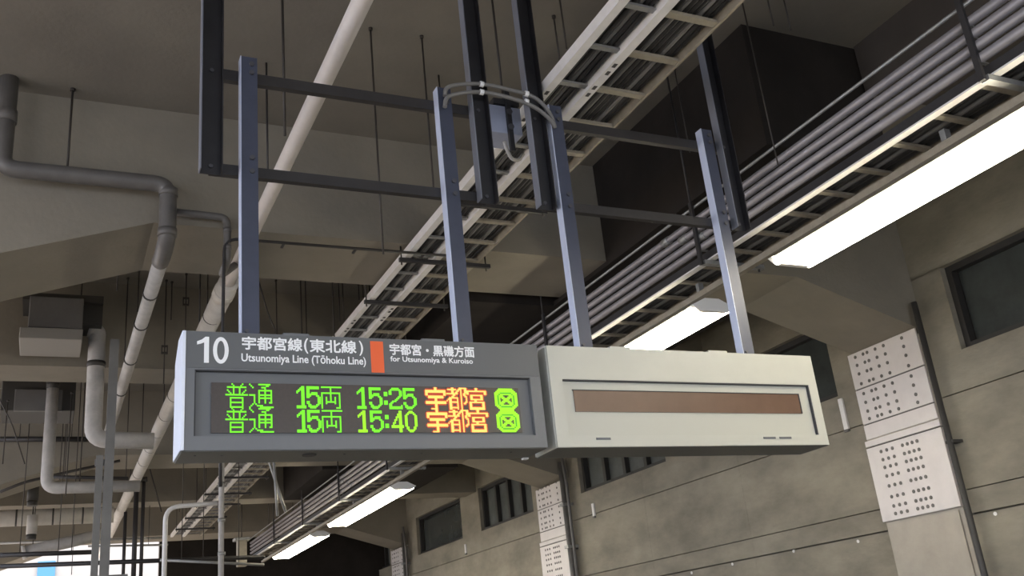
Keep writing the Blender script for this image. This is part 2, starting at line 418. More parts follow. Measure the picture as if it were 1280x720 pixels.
text_mesh('line_name', ')', 'text_white', 1.372, 1.390, 3.050, 3.126, yT, s1, 0, weight=.0015)
text_mesh('line_name_romanised', 'Utsunomiya Line (T\u014dhoku Line)', 'text_white', .793, 1.402, 2.990, 3.043, yT, s1, .006, weight=.0008)
B('line_colour_patch', 'orange', 1.430, 1.497, SY - .0045, SY - .003, 2.963, 3.128, s1)
text_mesh('destination_name', '宇都宮・黒磯方面', 'text_white', 1.532, 1.997, 3.060, 3.118, yT, s1, 0, weight=.0017)
text_mesh('destination_name_romanised', 'for Utsunomiya & Kuroiso', 'text_white', 1.532, 1.985, 3.016, 3.052, yT, s1, .006, weight=.0007)

GL = {}
GL['fu'] = """....#......#....
.....#....#.....
.#############..
.....#...#......
.#...#...#...#..
..#..#...#..#...
...#.#...#.#....
###############.
................
...#########....
...#.......#....
...#.......#....
...#########....
...#.......#....
...#.......#....
...#########...."""
GL['tsuu'] = """#.....########..
.#.........##...
..#.....###.....
..........#.....
......#########.
......#...#...#.
......#...#...#.
####..#########.
...#..#...#...#.
...#..#########.
...#..#...#...#.
...#..#...#...#.
...#..#...#..##.
..#.#...........
.#...####.......
#......#########"""
GL['ryou'] = """..............
##############
......#.......
......#.......
......#.......
#############.
#.....#.....#.
#.....#.....#.
#..#..#..#..#.
#..#..#..#..#.
#..#..#..#..#.
#..#######..#.
#..#.....#..#.
#...........#.
#...........#.
#.........###."""
GL['1'] = """......
...##.
..###.
.####.
##.##.
#..##.
...##.
...##.
...##.
...##.
...##.
...##.
...##.
...##.
######
######"""
GL['5'] = """.........
########.
########.
##.......
##.......
##.####..
#######..
###...##.
##.....##
.......##
.......##
##.....##
##.....##
.##...##.
.######..
..####..."""
GL[':'] = """..
..
..
..
##
##
##
..
..
..
##
##
##
..
..
.."""
GL['2'] = """.........
..#####..
.#######.
##.....##
##.....##
##.....##
.......##
......##.
.....##..
....##...
..###....
.##......
##.......
##......#
#########
#########"""
GL['4'] = """........
.....##.
.....##.
....###.
....###.
...####.
...#.##.
..##.##.
..#..##.
.##..##.
.#...##.
########
########
.....##.
.....##.
.....##."""
GL['0'] = """.........
...###...
..#####..
.##...##.
##.....##
##.....##
##.....##
##.....##
##.....##
##.....##
##.....##
##.....##
.##...##.
.##...##.
..#####..
...###..."""
GL['u'] = """.......##.......
.......##.......
################
################
##............##
##............##
..############..
..############..
.......##.......
.......##.......
################
################
.......##.......
.......##.......
.......##.......
....#####......."""
GL['to'] = """....##....######
.#######.###..##
....##..##.#..##
....##.##..#..##
#########..#.##.
.....##....#.##.
....##.....#..##
..#######..#...#
.###....#..#...#
#.##....#..#...#
..#######..#..##
..##....#..#.##.
..##....#..#....
..##....#..#....
..#######..#....
..##....#..#...."""
GL['miya'] = """.......##.......
.......##.......
################
##............##
##............##
...##########...
...##......##...
...##......##...
...##########...
......##........
..############..
..##........##..
..##........##..
..##........##..
..############..
..############.."""
GL['icon'] = """...##########...
..############..
.####dddddd####.
###d########d###
##d##########d##
##d###....###d##
#d###.#..#.###d#
#d###..##..###d#
#d###..##..###d#
#d###.#..#.###d#
##d###....###d##
##d##########d##
###d########d###
.####dddddd####.
..############..
...##########..."""
GL['icon'] = """...##########...
..############..
.##############.
####dddddddd####
###d########d###
##d###....###d##
##d####..####d##
##d#.######.#d##
##d#..####..#d##
##d#.######.#d##
##d####..####d##
##d###....###d##
###d########d###
.###dddddddd###.
..############..
...##########..."""
def glyph(key, px0, px1, row, color, name, halo=False, dim=False):
    g = GL[key].split('\n'); n = max(len(r) for r in g)
    xa = atY(px0, 512, SY).x; xb = atY(px1, 512, SY).x
    zt = 2.8985 - row * .118; pz = .118 / 16; dx = (xb - xa) / n; y = SY + .0155
    m = MB()
    k = 0
    for r, line in enumerate(g):
        for c, ch in enumerate(line):
            if ch == '.' : continue
            if ch == 'd': m.cur = 1
            else: m.cur = 0
            cx = xa + (c + .5) * dx; cz = zt - (r + .5) * pz; hx, hz = dx * .49, pz * .49
            k = len(m.v)
            for q in ((-hx, -hz), (hx, -hz), (hx, hz), (-hx, hz)): m.v.append(Vector((cx + q[0], y - .001, cz + q[1])))
            m.f.append([k, k + 1, k + 2, k + 3]); m.m.append(m.cur); m.smooth.append(False)
    m.build(name, [color, 'led_dim'], scr)
    if halo:
        m = MB()
        cells = {(r + a, c + b) for r, line in enumerate(g) for c, ch in enumerate(line) if ch == '#' for a in (-1, 0, 1) for b in (-1, 0, 1) if a == 0 or b == 0}
        for r, c in cells:
            if r < 0 or r > 15: continue
            cx = xa + (c + .5) * dx; cz = zt - (r + .5) * pz; hx, hz = dx * .42, pz * .42; k = len(m.v)
            for q in ((-hx, -hz), (hx, -hz), (hx, hz), (-hx, hz)): m.v.append(Vector((cx + q[0], y - .0004, cz + q[1])))
            m.f.append([k, k + 1, k + 2, k + 3]); m.m.append(0); m.smooth.append(False)
        m.build('led_bloom_dots', 'led_bloom', scr)  # bloom spilling round the amber dots, drawn as dimmer red cells
for row in (0, 1):
    gc = 'led_lime' if row else 'led_green'
    glyph('fu', 282.3, 312.5, row, 'led_green', 'led_character')
    glyph('tsuu', 312.2, 343, row, 'led_green', 'led_character')
    glyph('1', 371.8, 384, row, 'led_green', 'led_digit')
    glyph('5', 384.5, 402.3, row, 'led_green', 'led_digit')
    glyph('ryou', 403, 428.8, row, 'led_green', 'led_character')
    glyph('1', 447.8, 459.6, row, gc, 'led_digit')
    glyph('5', 463, 480, row, 'led_green', 'led_digit')
    glyph(':', 481.8, 486.4, row, 'led_green', 'led_colon')
    if row == 0:
        glyph('2', 488, 504.8, row, 'led_green', 'led_digit'); glyph('5', 506, 522.8, row, 'led_green', 'led_digit')
    else:
        glyph('4', 489.5, 504.8, row, 'led_lime', 'led_digit'); glyph('0', 506.5, 522, row, 'led_lime', 'led_digit')
    glyph('u', 534.2, 560, row, 'led_amber', 'led_character', True)
    glyph('to', 560.5, 586.5, row, 'led_amber', 'led_character', True)
    glyph('miya', 585.8, 611, row, 'led_amber', 'led_character', True)
    glyph('icon', 621, 649.5, row, 'led_lime', 'led_symbol')

s2 = thing('departure_board', (3.37, SY + SD / 2, 2.575), 'pale grey hanging board without lettering, its long brown display switched off', 'sign')
X0, X1, Z0, Z1 = 2.435, 4.312, 2.578, 3.145
casing(X0, X1, Z0, Z1, s2, 'casing_pale', (2.51, 4.247, 2.64, 2.955), 0)
B('recess_panel', 'bezel_pale', 2.511, 4.246, SY + .020, SY + .0295, 2.641, 2.954, s2)
sg = MB(); sg.box(2.511, 4.246, SY + .002, SY + .02, 2.948, 2.954); sg.box(4.240, 4.246, SY + .002, SY + .02, 2.641, 2.948); sg.build('recess_shade', 'shadow_gap', s2)  # painted shade along the top and right of the recess
B('display_screen', 'display_brown', 2.578, 4.158, SY + .014, SY + .0195, 2.776, 2.896, s2)
fr = MB(); fr.box(2.572, 4.164, SY + .010, SY + .0195, 2.896, 2.900); fr.box(4.158, 4.164, SY + .010, SY + .0195, 2.776, 2.896); fr.build('screen_shade', 'shadow_gap', s2)  # shade line above and right of the display, built as dark strips
for x in (2.72, 3.86, 3.98): B('latch', 'bezel', x - .045, x + .045, SY - .003, SY, 2.616, 2.628, s2)
B('hinge_lug', 'casing_pale', 2.86, 3.0, SY + .03, SY + .12, Z1, Z1 + .022, s2, .004)
B('hinge_lug', 'casing_pale', 3.55, 3.69, SY + .03, SY + .12, Z1, Z1 + .022, s2, .004)

# ------------------------------------------------------------------ hanger frames
def hanger_frame(posts, drops, bars, label):
    r = thing('hanger_frame', ((posts[0] + posts[1]) / 2, 4.63, 3.145), label, 'steel frame')
    for i, (x, zt) in enumerate(zip(posts, (4.78, 4.78))):
        p = MB(); p.box(x - .043, x + .043, 4.60, 4.606, 3.15, zt); p.box(x - .043, x - .037, 4.606, 4.66, 3.15, zt); p.box(x + .037, x + .043, 4.606, 4.66, 3.15, zt)
        p.cur = 1; p.box(x - .0475, x - .0432, 4.596, 4.66, 3.15, zt)  # left face coloured paler to show light from the left
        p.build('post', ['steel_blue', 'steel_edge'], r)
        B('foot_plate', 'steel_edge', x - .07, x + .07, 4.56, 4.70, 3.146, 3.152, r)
        T('bolt', 'bolt', [(x - .02, 4.592, 3.19), (x - .02, 4.60, 3.19)], .010, r, 6)
        for z in (4.155, 4.075, 4.68, 4.735): T('bolt', 'bolt', [(x + .012, 4.588, z), (x + .012, 4.60, z)], .014, r, 6)
    for z0, z1 in ((4.655, 4.72), (4.075, 4.135)):
        b = MB(); b.box(bars[0], bars[1], 4.661, 4.667, z0, z1); b.box(bars[0], bars[1], 4.667, 4.70, z0, z0 + .006); b.build('crossbar', 'steel_bar', r)
    for x, sd in drops:
        d = MB(); w = .055
        d.box(x - w, x + w, 4.650, 4.656, 4.06, SLAB - .01);  d.box(x + w - .006, x + w, 4.60, 4.65, 4.06, SLAB - .01); d.cur = 1; d.box(x - w - .006, x - w, 4.590, 4.656, 4.06, SLAB - .01)  # left flange coloured paler, as lit from the side
        d.build('drop_channel', ['steel_dark', 'flange'], r)
        B('ceiling_plate', 'steel_dark', x - .12, x + .12, 4.6, 4.84, SLAB - .012, SLAB - .0005, r)
        for z in (4.105, 4.69): T('bolt', 'bolt', [(x, 4.64, z), (x, 4.65, z)], .012, r, 6)
    return r
hanger_frame((.856, 2.0), ((.665, -1), (2.235, 1)), (.66, 2.24), 'blue-grey steel hanger frame holding the lit train board from the ceiling')
hanger_frame((2.75, 3.915), ((2.620, -1), (4.08, 1)), (2.62, 4.08), 'blue-grey steel hanger frame holding the blank board from the ceiling')

# cables looping from post to post with white ties
cb = thing('looped_cables', (2.35, 4.6, 4.6), 'pair of grey cables arching between the two middle sign posts with white ties', 'cable')
for k, (dz, p0) in enumerate(((0, None), (-.055, None))):
    a = [atY(556, 120 + k * 14, 4.56), atY(562, 108 + k * 12, 4.56), atY(600, 105 + k * 10, 4.56), atY(640, 113 + k * 10, 4.56), atY(668, 122 + k * 12, 4.56), atY(686, 140 + k * 8, 4.57), atY(694, 160, 4.59)]
    # smooth Catmull-Rom
    pts = []
    q = [a[0]] + a + [a[-1]]
    for i in range(1, len(q) - 2):
        for t in range(5):
            t /= 5
            pts.append(.5 * ((2 * q[i]) + (q[i + 1] - q[i - 1]) * t + (2 * q[i - 1] - 5 * q[i] + 4 * q[i + 1] - q[i + 2]) * t * t + (3 * q[i] - q[i - 1] - 3 * q[i + 1] + q[i + 2]) * t ** 3))
    pts.append(a[-1])
    T('cable', 'cable_grey', pts, .013, cb, 8)
    for (x, y) in ((602, 105), (658, 117)):
        p = atY(x, y + k * 10, 4.56); T('cable_tie', 'tie_white', [p - Vector((.012, 0, 0)), p + Vector((.012, 0, -.003))], .018, cb, 10)

# junction box between the frames
jb = thing('junction_box', (2.48, 4.85, 4.66), 'small grey junction box between the two middle drop channels', 'box')
B('box_body', 'box_grey', 2.37, 2.61, 4.80, 5.0, 4.655, 4.855, jb, .008)
B('strap', 'steel_dark', 2.50, 2.53, 4.775, 4.80, 4.52, 4.97, jb)
B('bracket', 'steel_dark', 2.42, 2.60, 4.79, 4.86, 4.86, 4.90, jb)
for z in (4.69, 4.80): T('bolt', 'bolt', [(2.515, 4.765, z), (2.515, 4.775, z)], .02, jb, 8)
for y, z in ((4.86, 4.70), (4.94, 4.70), (4.86, 4.80), (4.94, 4.80)): T('knockout', 'casing', [(2.366, y, z), (2.372, y, z)], .02, jb, 12)
T('flexible_conduit', 'pale_pipe', [(2.52, 4.9, 4.655), (2.53, 4.9, 4.60), (2.57, 4.92, 4.54), (2.64, 4.95, 4.56), (2.70, 5.0, 4.64)], .012, jb, 8, .03)
hb = thing('strap_hanger', (2.515, 4.9, 4.9), 'dark rod holding the small grey junction box up to the ceiling', 'hanger rod')
T('rod', 'rod', [(2.515, 4.84, 4.905), (2.515, 4.84, SLAB)], .008, hb, 6)

# ================================================================== TRAY ONE (overhead ladder tray, three rails)
TZ = 4.88
t1 = thing('cable_ladder', (3.0, 10, TZ), 'long white-railed cable ladder running over the sign boards into the distance', 'cable ladder')
def strip_box(name, m, x0, x1, z0, z1, parent, y0=-1, y1=24.6): return B(name, m, x0, x1, y0, y1, z0, z1, parent)
strip_box('side_rail', 'rail_white', 2.69, 2.745, TZ, TZ + .075, t1)
strip_box('side_rail', 'rail_white', 2.955, 3.015, TZ - .005, TZ + .07, t1)
strip_box('side_rail', 'rung_tan', 3.365, 3.385, TZ, TZ + .08, t1)
rg = None
y = 2.05; pitch = .405
while y < 24.4:
    if rg is None:
        rg = B('rung', 'rung_tan', 3.016, 3.364, y, y + .05, TZ + .004, TZ + .024, t1)
        rg2 = B('rung', 'galvanised', 2.746, 2.954, y + .02, y + .06, TZ + .02, TZ + .035, t1); base = y
    else:
        for s_ in (rg, rg2):
            c = s_.copy(); COL.objects.link(c); c.location.y += y - base
    y += pitch
# slots in the rails
for yy in (4.5, 8.9, 13.2):
    for i in range(5):
        if i == 2: continue
        B('slot', 'band_dark', 2.705, 2.728, yy + i * .085 + .1, yy + i * .085 + .14, TZ - .002, TZ, t1)
        B('slot', 'band_dark', 2.972, 2.996, yy + i * .085 - .3, yy + i * .085 - .26, TZ - .0075, TZ - .0052, t1)
for (xa, xb, n, lab) in ((2.76, 2.95, 5, 'bundle of black and grey cables lying in the left half of the overhead cable ladder'), (3.03, 3.35, 9, 'bundle of black and grey cables lying in the right half of the overhead cable ladder')):
    cbx = thing('cable_bundle', ((xa + xb) / 2, 10, TZ + .03), lab, 'cable')
    for k in range(n):
        x = xa + (xb - xa) * (k + .5) / n; r_ = (xb - xa) / n * .46
        pts = []
        yy = -1.0
        while yy <= 24.5:
            pts.append((x + math.sin(yy * 1.7 + k) * .004, yy, TZ + .04 + r_ + math.sin(yy * .9 + 2 * k) * .004)); yy += 1.5
        T('cable', 'cable_grey' if (k * 5) % 7 in (2, 3) else 'cable_black', pts, r_, cbx, 8)

def soffit(y, x=3.0):
    for a, b in ((-1.2, -.2), (7.3, 8.3), (15.85, 16.95), (25, 26.1), (11.25, 11.87), (20.2, 20.85)):
        if a - .01 <= y <= b + .01: return 4.985
    return SLAB
# trapezes carrying tray one
ORD = ['nearest', 'second nearest', 'third nearest', 'fourth nearest', 'fifth nearest', 'sixth nearest', 'seventh nearest', 'eighth nearest', 'ninth nearest', 'tenth nearest', 'eleventh nearest', 'twelfth nearest', 'farthest']
for k, y in enumerate((6.2, 7.36, 8.42, 9.6, 10.8, 12.2, 13.6, 15.0, 17.2, 18.8, 20.0, 21.6, 23.2)):
    h = thing('trapeze_hanger', (3.0, y, TZ - .05), 'dark two-rod hanger under the long overhead cable ladder, ' + ORD[k], 'hanger', 'trapeze hangers along the overhead cable ladder')
    B('strut', 'steel_bar', 2.64, 3.50, y - .016, y + .016, TZ - .040, TZ - .006, h)
    for x in (2.66, 3.46): T('threaded_rod', 'rod', [(x, y, TZ - .07), (x, y, soffit(y))], .007, h, 6)

# ================================================================== CONDUIT RACK AND TRAY TWO (over the platform edge)
cr = thing('conduit_rack', (4.6, 10, 4.55), 'rack of four steel conduits stacked under a slim guard rail, above the strip lights', 'conduit')
CZ = (4.656, 4.576, 4.496, 4.416)
for z in CZ: T('conduit_pipe', 'conduit', [(4.56, -1, z), (4.56, 24.6, z)], .030, cr, 12)
T('guard_rail', 'galvanised', [(4.55, -1, 4.764), (4.55, 24.6, 4.764)], .012, cr, 8)
for z in CZ:
    for y in (4.1, 9.2, 14.4): T('coupling', 'galvanised', [(4.56, y + (z - 4) * 3, z), (4.56, y + (z - 4) * 3 + .09, z)], .035, cr, 12)
t2 = thing('cable_ladder', (4.8, 10, 4.3), 'cable ladder with pale rails directly above the strip lights at the platform edge', 'cable ladder')
B('side_rail', 'rail_white', 4.585, 4.645, -1, 24.6, 4.30, 4.312, t2)
B('side_web', 'steel_bar', 4.585, 4.592, -1, 24.6, 4.312, 4.372, t2)
B('side_rail', 'rung_tan', 4.985, 5.02, -1, 24.6, 4.30, 4.40, t2)
m_ = None; y = 1.0
while y < 24.4:
    if m_ is None: m_ = B('rung', 'rung_tan', 4.646, 4.984, y, y + .045, 4.305, 4.325, t2); base = y
    else:
        c = m_.copy(); COL.objects.link(c); c.location.y += y - base
    y += .342
cbx = thing('cable_bundle', (4.8, 10, 4.33), 'dark cables lying in the cable ladder above the strip lights', 'cable')
for k in range(6):
    x = 4.67 + k * .055
    T('cable', 'cable_black' if k % 3 else 'cable_grey', [(x + math.sin(yy + k) * .004, yy, 4.352) for yy in range(-1, 25, 2)], .024, cbx, 8)
RL = 'steel hanger carrying the conduit rack and lower cable ladder'
for i in range(9):
    y = .30 + 2.68 * i
    if y > 24: break
    top = 4.93 if 4.88 <= y <= 11.2 or 16.98 < y < 20.15 else soffit(y)
    h = thing('rack_hanger', (4.7, y, 4.27), RL + ', ' + ORD[i], 'hanger', 'hangers along the conduit rack')
    B('strut', 'galvanised', 4.54, 5.12, y - .025, y + .025, 4.262, 4.296, h)
    B('strap', 'steel_bar', 4.505, 4.527, y - .018, y + .018, 4.262, 4.80, h)
    for z in CZ: B('saddle', 'galvanised', 4.522, 4.60, y - .012, y + .012, z - .036, z - .031, h)
    T('threaded_rod', 'steel_bar', [(4.516, y, 4.78), (4.516, y, soffit(y))], .009, h, 6)
    T('threaded_rod', 'steel_bar', [(5.08, y, 4.24), (5.08, y, top)], .009, h, 6)

# ================================================================== STRIP LIGHTS
def strip_light(y0, y1, label, xc=4.92):
    L = y1 - y0; r = thing('strip_light', (xc, (y0 + y1) / 2, 4.08), label, 'lamp', 'strip lights over the platform edge')
    b = MB()
    b.prism([(xc - .07, 4.17), (xc + .07, 4.17), (xc + .185, 4.112), (xc + .18, 4.105), (xc + .06, 4.145), (xc - .06, 4.145), (xc - .18, 4.105), (xc - .185, 4.112)], y0, y1)
    b.build('reflector', 'lamp_white', r)
    for y in (y0, y1 - .02):
        e = MB(); e.prism([(xc - .07, 4.172), (xc + .07, 4.172), (xc + .212, 4.105), (xc + .15, 4.058), (xc - .15, 4.058), (xc - .212, 4.105)], y - .01, y + .03); e.build('end_cap', 'lamp_white', r)
    n = max(1, round(L / 1.3)); seg = L / n
    for i in range(n):
        for x in (xc - .15, xc + .15):
            T('tube', 'tube' if xc > 0 else 'tube_cool', [(x, y0 + i * seg + .012, 4.086), (x, y0 + (i + 1) * seg - .012, 4.086)], .034, r, 8)
    return r
for y0, y1, lab in ((1.55, 5.12, 'lit fluorescent strip light, the large nearest one at the right edge'), (6.12, 9.6, 'lit fluorescent strip light partly behind the blank board'),
                    (14.2, 18.0, 'lit fluorescent strip light seen just below the lit board, third in the row'), (19.3, 22.9, 'lit fluorescent strip light, the small farthest one in the row')):
    strip_light(y0, y1, lab)
# unseen lamps added for fill light: right row continued, cool left row assumed
for x, y0, y1, lab in ((4.92, -3.2, .6, 'unseen strip light added for fill, right hand row directly behind the viewer'), (4.92, -8.0, -4.2, 'unseen strip light added for fill, right hand row farthest behind the viewer'),
                    (-5.2, -6.5, -3.0, 'unseen cool strip light added for fill, left row far behind the viewer'), (-5.2, -1.6, 1.9, 'unseen cool strip light added for fill, left row beside the viewer'),
                    (-5.2, 3.2, 6.7, 'unseen cool strip light added for fill, left row beside the first beam'), (-5.2, 12.0, 15.6, 'unseen cool strip light added for fill, left row beside the second beam')):
    strip_light(y0, y1, lab, x)
lr = thing('lamp_rail', (4.83, 10, 4.18), 'slim tan mounting channel running along the row of strip lights', 'rail')
B('channel', 'rung_tan', 4.80, 4.855, -1, 24.6, 4.176, 4.225, lr)
for i in range(14): T('bolt', 'bolt', [(4.828, 1.2 + i * 1.7, 4.17), (4.828, 1.2 + i * 1.7, 4.178)], .012, lr, 6)
for i in range(10):
    y = .9 + 2.6 * i
    B('clip', 'galvanised', 4.80, 4.85, y, y + .04, 4.226, 4.299, lr)

# ================================================================== LEFT PIPES
bp = thing('long_white_pipe', (1.25, 8, 4.7), 'long white pipe running diagonally across the picture, lagged and thicker beyond the first beam', 'pipe')
T('bare_pipe', 'white_pipe', [(1.345, -1, 4.85), (1.324, 8.1, 4.85)], .052, bp, 20)
T('lagged_pipe', 'lagging', [(1.324, 8.1, 4.85), (1.28, 27, 4.85)], .088, bp, 20)
T('collar', 'lagging', [(1.324, 8.3, 4.85), (1.324, 8.45, 4.85)], .097, bp, 20)
for i in range(9): T('band', 'band_dark', [(1.32 - (1 + i) * .0021, 9.0 + i * .95, 4.85), (1.32 - (1 + i) * .0021, 9.01 + i * .95, 4.85)], .090, bp, 20)
for y in (3, 6.4, 9.9, 13.2, 18.5, 22): T('pipe_clip', 'steel_bar', [(1.32, y, 4.90 if y < 8 else 4.93), (1.32, y, SLAB - .005)], .008, bp, 6)
pa = thing('grey_drain_pipe', (.6, 7.15, 4.75), 'grey drain pipe along the first beam, turning down and away with dark bands', 'pipe')
T('pipe', 'grey_pipe', [(-.45, 7.13, SLAB), (-.45, 7.13, 5.24), (.705, 7.13, 5.24), (.705, 7.13, 4.78), (.70, 7.35, 4.74), (.695, 7.5, 4.74)], .065, pa, 16, .11)
T('pipe', 'pale_pipe', [(.695, 7.5, 4.74), (.665, 13.2, 4.74)], .058, pa, 16)
T('cap', 'lagging', [(.665, 13.2, 4.74), (.665, 13.3, 4.74)], [.06, .05], pa, 12)
for y in (8.2, 9.0, 10.1, 11.3): T('band', 'band_dark', [(.69 - (y - 8) * .005, y, 4.74), (.69 - (y - 8) * .005, y + .02, 4.74)], .066, pa, 16)
for z in (5.20, 4.86): T('socket', 'grey_pipe', [(.705, 7.13, z), (.705, 7.13, z - .06)], .072, pa, 16)
T('socket', 'grey_pipe', [(-.45, 7.13, 5.72), (-.45, 7.13, 5.62)], .075, pa, 16)
pb = thing('branch_pipe', (1.0, 7.2, 4.7), 'slim grey branch pipe from the drain pipe down to the long white pipe', 'pipe')
T('pipe', 'grey_pipe', [(.76, 7.22, 5.055), (1.165, 7.22, 5.045), (1.165, 7.22, 4.66), (1.165, 7.5, 4.66), (1.29, 7.6, 4.80)], .03, pb, 12, .07)
for i, z in enumerate((4.95, 4.8)): T('socket', 'grey_pipe', [(1.165, 7.22, z), (1.165, 7.22, z - .03)], .034, pb, 12)
pc = thing('thin_conduit', (2.0, 7.2, 3.3), 'thin dark conduit running level behind the sign post and bending down behind the board', 'conduit')
T('pipe', 'steel_bar', [(3.05, 7.2, 4.86), (1.14, 7.2, 4.855), (1.12, 7.2, 3.3), (1.12, 7.2, 2.9)], .013, pc, 8, .12)
for x in (1.6, 2.2, 2.8): B('clip', 'steel_bar', x, x + .02, 7.215, 7.299, 4.85, 4.862, pc)

# air unit, ducts
au = thing('air_handling_unit', (-.06, 10.8, 5.05), 'grey boxy air unit with a paler lower lip hung before the second beam', 'air unit')
B('unit_body', 'unit_grey', -.29, .225, 10.5, 11.1, 5.175, 5.52, au, .01)
B('lower_lip', 'unit_light', -.36, .23, 10.48, 11.1, 5.05, 5.17, au, .008)
B('flange', 'band_dark', -.36, .42, 10.62, 11.15, 5.52, 5.60, au)
B('duct_outlet', 'band_dark', .226, .42, 10.7, 11.1, 5.30, 5.52, au)
for x in (-.3, .2): T('hanger_rod', 'rod', [(x, 10.8, 5.6), (x, 10.8, SLAB)], .008, au, 6)
pd = thing('duct_pipe', (.4, 10.9, 4.1), 'thick pale round duct dropping beside the air unit and turning toward the long white pipe', 'duct')
T('duct', 'pale_pipe', [(.30, 10.92, 5.32), (.385, 10.92, 5.30), (.395, 10.92, 4.10), (1.0, 10.92, 4.08)], .088, pd, 20, .14)
T('band', 'band_dark', [(.39, 10.92, 4.95), (.39, 10.92, 4.89)], .095, pd, 20)
u2 = thing('air_handling_unit', (-.25, 13.4, 5.2), 'dark air unit hung behind the second beam at the left edge', 'air unit')
B('unit_body', 'band_dark', -.60, .25, 13.3, 14.0, 5.02, 5.45, u2, .01)
B('lower_lip', 'unit_grey', -.45, .10, 13.24, 13.30, 5.0, 5.28, u2, .008)
for x in (-.4, .1): T('hanger_rod', 'rod', [(x, 13.6, 5.45), (x, 13.6, SLAB)], .008, u2, 6)
pe = thing('duct_pipe', (.3, 13, 3.95), 'pale round duct near the left edge dropping and turning right, below the dark unit', 'duct')
T('duct', 'pale_pipe', [(-.02, 13.1, 5.25), (-.02, 13.1, 4.0), (1.05, 13.1, 4.0)], .072, pe, 20, .13)
T('cap', 'band_dark', [(-.02, 13.1, 5.25), (-.02, 13.1, 5.35)], .078, pe, 16)
T('hanger_rod', 'rod', [(.35, 13.1, 4.0), (.35, 13.1, SLAB - .001)], .008, pe, 6)
pf = thing('lagged_cross_pipe', (0, 20, 4.7), 'thick lagged pipe running level across the far left, joined to the long white pipe', 'pipe')
T('pipe', 'lagging', [(-3, 19.9, 4.72), (1.15, 19.9, 4.72)], .15, pf, 16)
for x in (-1.5, -.5, .1, .6): T('band', 'band_dark', [(x, 19.9, 4.72), (x + .03, 19.9, 4.72)], .155, pf, 16)
pg = thing('silver_slanted_duct', (.2, 18, 4), 'silvery slanted duct hung low at the far left', 'duct')
a, b = atY(32, 690, 18.5), atY(128, 668, 18.5)
T('duct', 'pale_pipe', [a, b], .10, pg, 16)
T('end_ring', 'rail_white', [a + (a - b).normalized() * .06, a], .12, pg, 16)
for p in (a, b): T('hanger_rod', 'rod', [p + Vector((.1 if p is a else -.1, 0, .1)), Vector((p.x + (.1 if p is a else -.1), p.y, SLAB))], .008, pg, 6)
# vertical cylinders
for (px, y0, y1, w, lab, m) in ((42, 607, 626, .085, 'short dark canister hanging at the far left above the lagged pipe', 'band_dark'), (41, 644, 668, .085, 'half bright half dark canister hanging below the lagged pipe at far left', 'lagging')):
    yy = 17.2 if y0 < 620 else 18.3; a = atY(px, y0, yy); b = atY(px, y1, yy); c = thing('hanging_canister', b, lab, 'canister')
    T('body', m, [a, (a.x, a.y, b.z)], w, c, 14)
    T('stem', 'rod', [(a.x, a.y, a.z), (a.x, a.y, SLAB)], .012, c, 6)
    T('rim', 'band_dark', [(a.x, a.y, b.z), (a.x, a.y, b.z - .08)], w * .9, c, 14)

# second hanger frame further along
h2 = thing('hanger_frame', (.45, 10, 2.4), 'pair of grey steel posts hanging at the lower left between the ducts', 'steel frame')
a = atY(141, 480, 9.6); b = atY(125, 569, 9.6)
B('post', 'post_grey', a.x - .04, a.x + .04, 9.60, 9.63, 2.5, atY(143, 424, 9.6).z, h2)
B('post', 'post_grey', b.x - .03, b.x + .03, 9.60, 9.63, 2.5, b.z, h2)
B('crossbar', 'post_grey', b.x - .2, a.x + .2, 9.635, 9.66, 2.52, 2.58, h2)
T('threaded_rod', 'rod', [(a.x, 9.645, 5.3), (a.x, 9.645, SLAB)], .008, h2, 6)
B('crossbar', 'post_grey', b.x - .04, a.x + .04, 9.635, 9.66, b.z - .09, b.z - .03, h2)
# slim dark posts with level rails
g = thing('pipe_stanchion', (1.4, 17.5, 2.9), 'group of slim dark vertical pipes with a short top joint at the lower left', 'pipe')
for px, y0, w in ((157, 640, .028), (171, 602, .04), (180, 598, .03)):
    a = atY(px, y0, 17.3); T('pipe', 'steel_bar', [a, (a.x, a.y, 2.9)], w, g, 10)
a, b = atY(168, 600, 17.3), atY(184, 599, 17.3); T('top_joint', 'steel_bar', [a, b], .045, g, 10)
a = atY(178, 622, 17.3); 
T('base_rail', 'steel_bar', [(.9, 17.3, 2.9), (1.6, 17.3, 2.9)], .04, g, 10)
for i, (x0, y0, x1, y1, Y, w, m) in enumerate(((0, 579, 215, 577, 17.25, .03, 'steel_bar'), (0, 694, 118, 690, 14.1, .03, 'steel_bar'), (0, 708, 330, 696, 14.5, .03, 'steel_bar'), (60, 596, 160, 598, 14.6, .025, 'steel_bar'),
                                        (0, 679, 205, 672, 20.8, .025, 'galvanised'), (200, 700, 330, 706, 14.4, .02, 'galvanised'), (0, 549, 118, 549, 15.6, .04, 'steel_bar'), (110, 683, 210, 681, 20.6, .02, 'galvanised'))):
    a, b = atY(x0, y0, Y), atY(x1, y1, Y)
    o = thing('level_pipe', (a + b) / 2, ['thin dark level pipe just above the lower left ducts', 'thin dark level pipe low at the left edge, upper of two', 'long thin dark level pipe low at the left edge, lower of two',
        'short thin dark level pipe above the pale duct elbow', 'thin grey level pipe crossing before the bright far opening', 'thin grey level pipe right of the white bent conduit', 'thicker dark level pipe under the dark air unit', 'short thin grey level pipe left of the white bent conduit'][i], 'pipe')
    T('pipe', m, [a, (b.x, Y, b.z)], w, o, 8)
    for t in (.2, .75):
        q = a.lerp(b, t); T('hanger_rod', 'rod', [q, (q.x, q.y, soffit(q.y))], .006, o, 6)
wc = thing('white_bent_conduit', (2, 12.2, 3), 'bright white conduit bending over at the bottom left below the lit board', 'conduit')
a, b, c = atY(205, 722, 12.2), atY(206, 634, 12.2), atY(272, 629, 12.2)
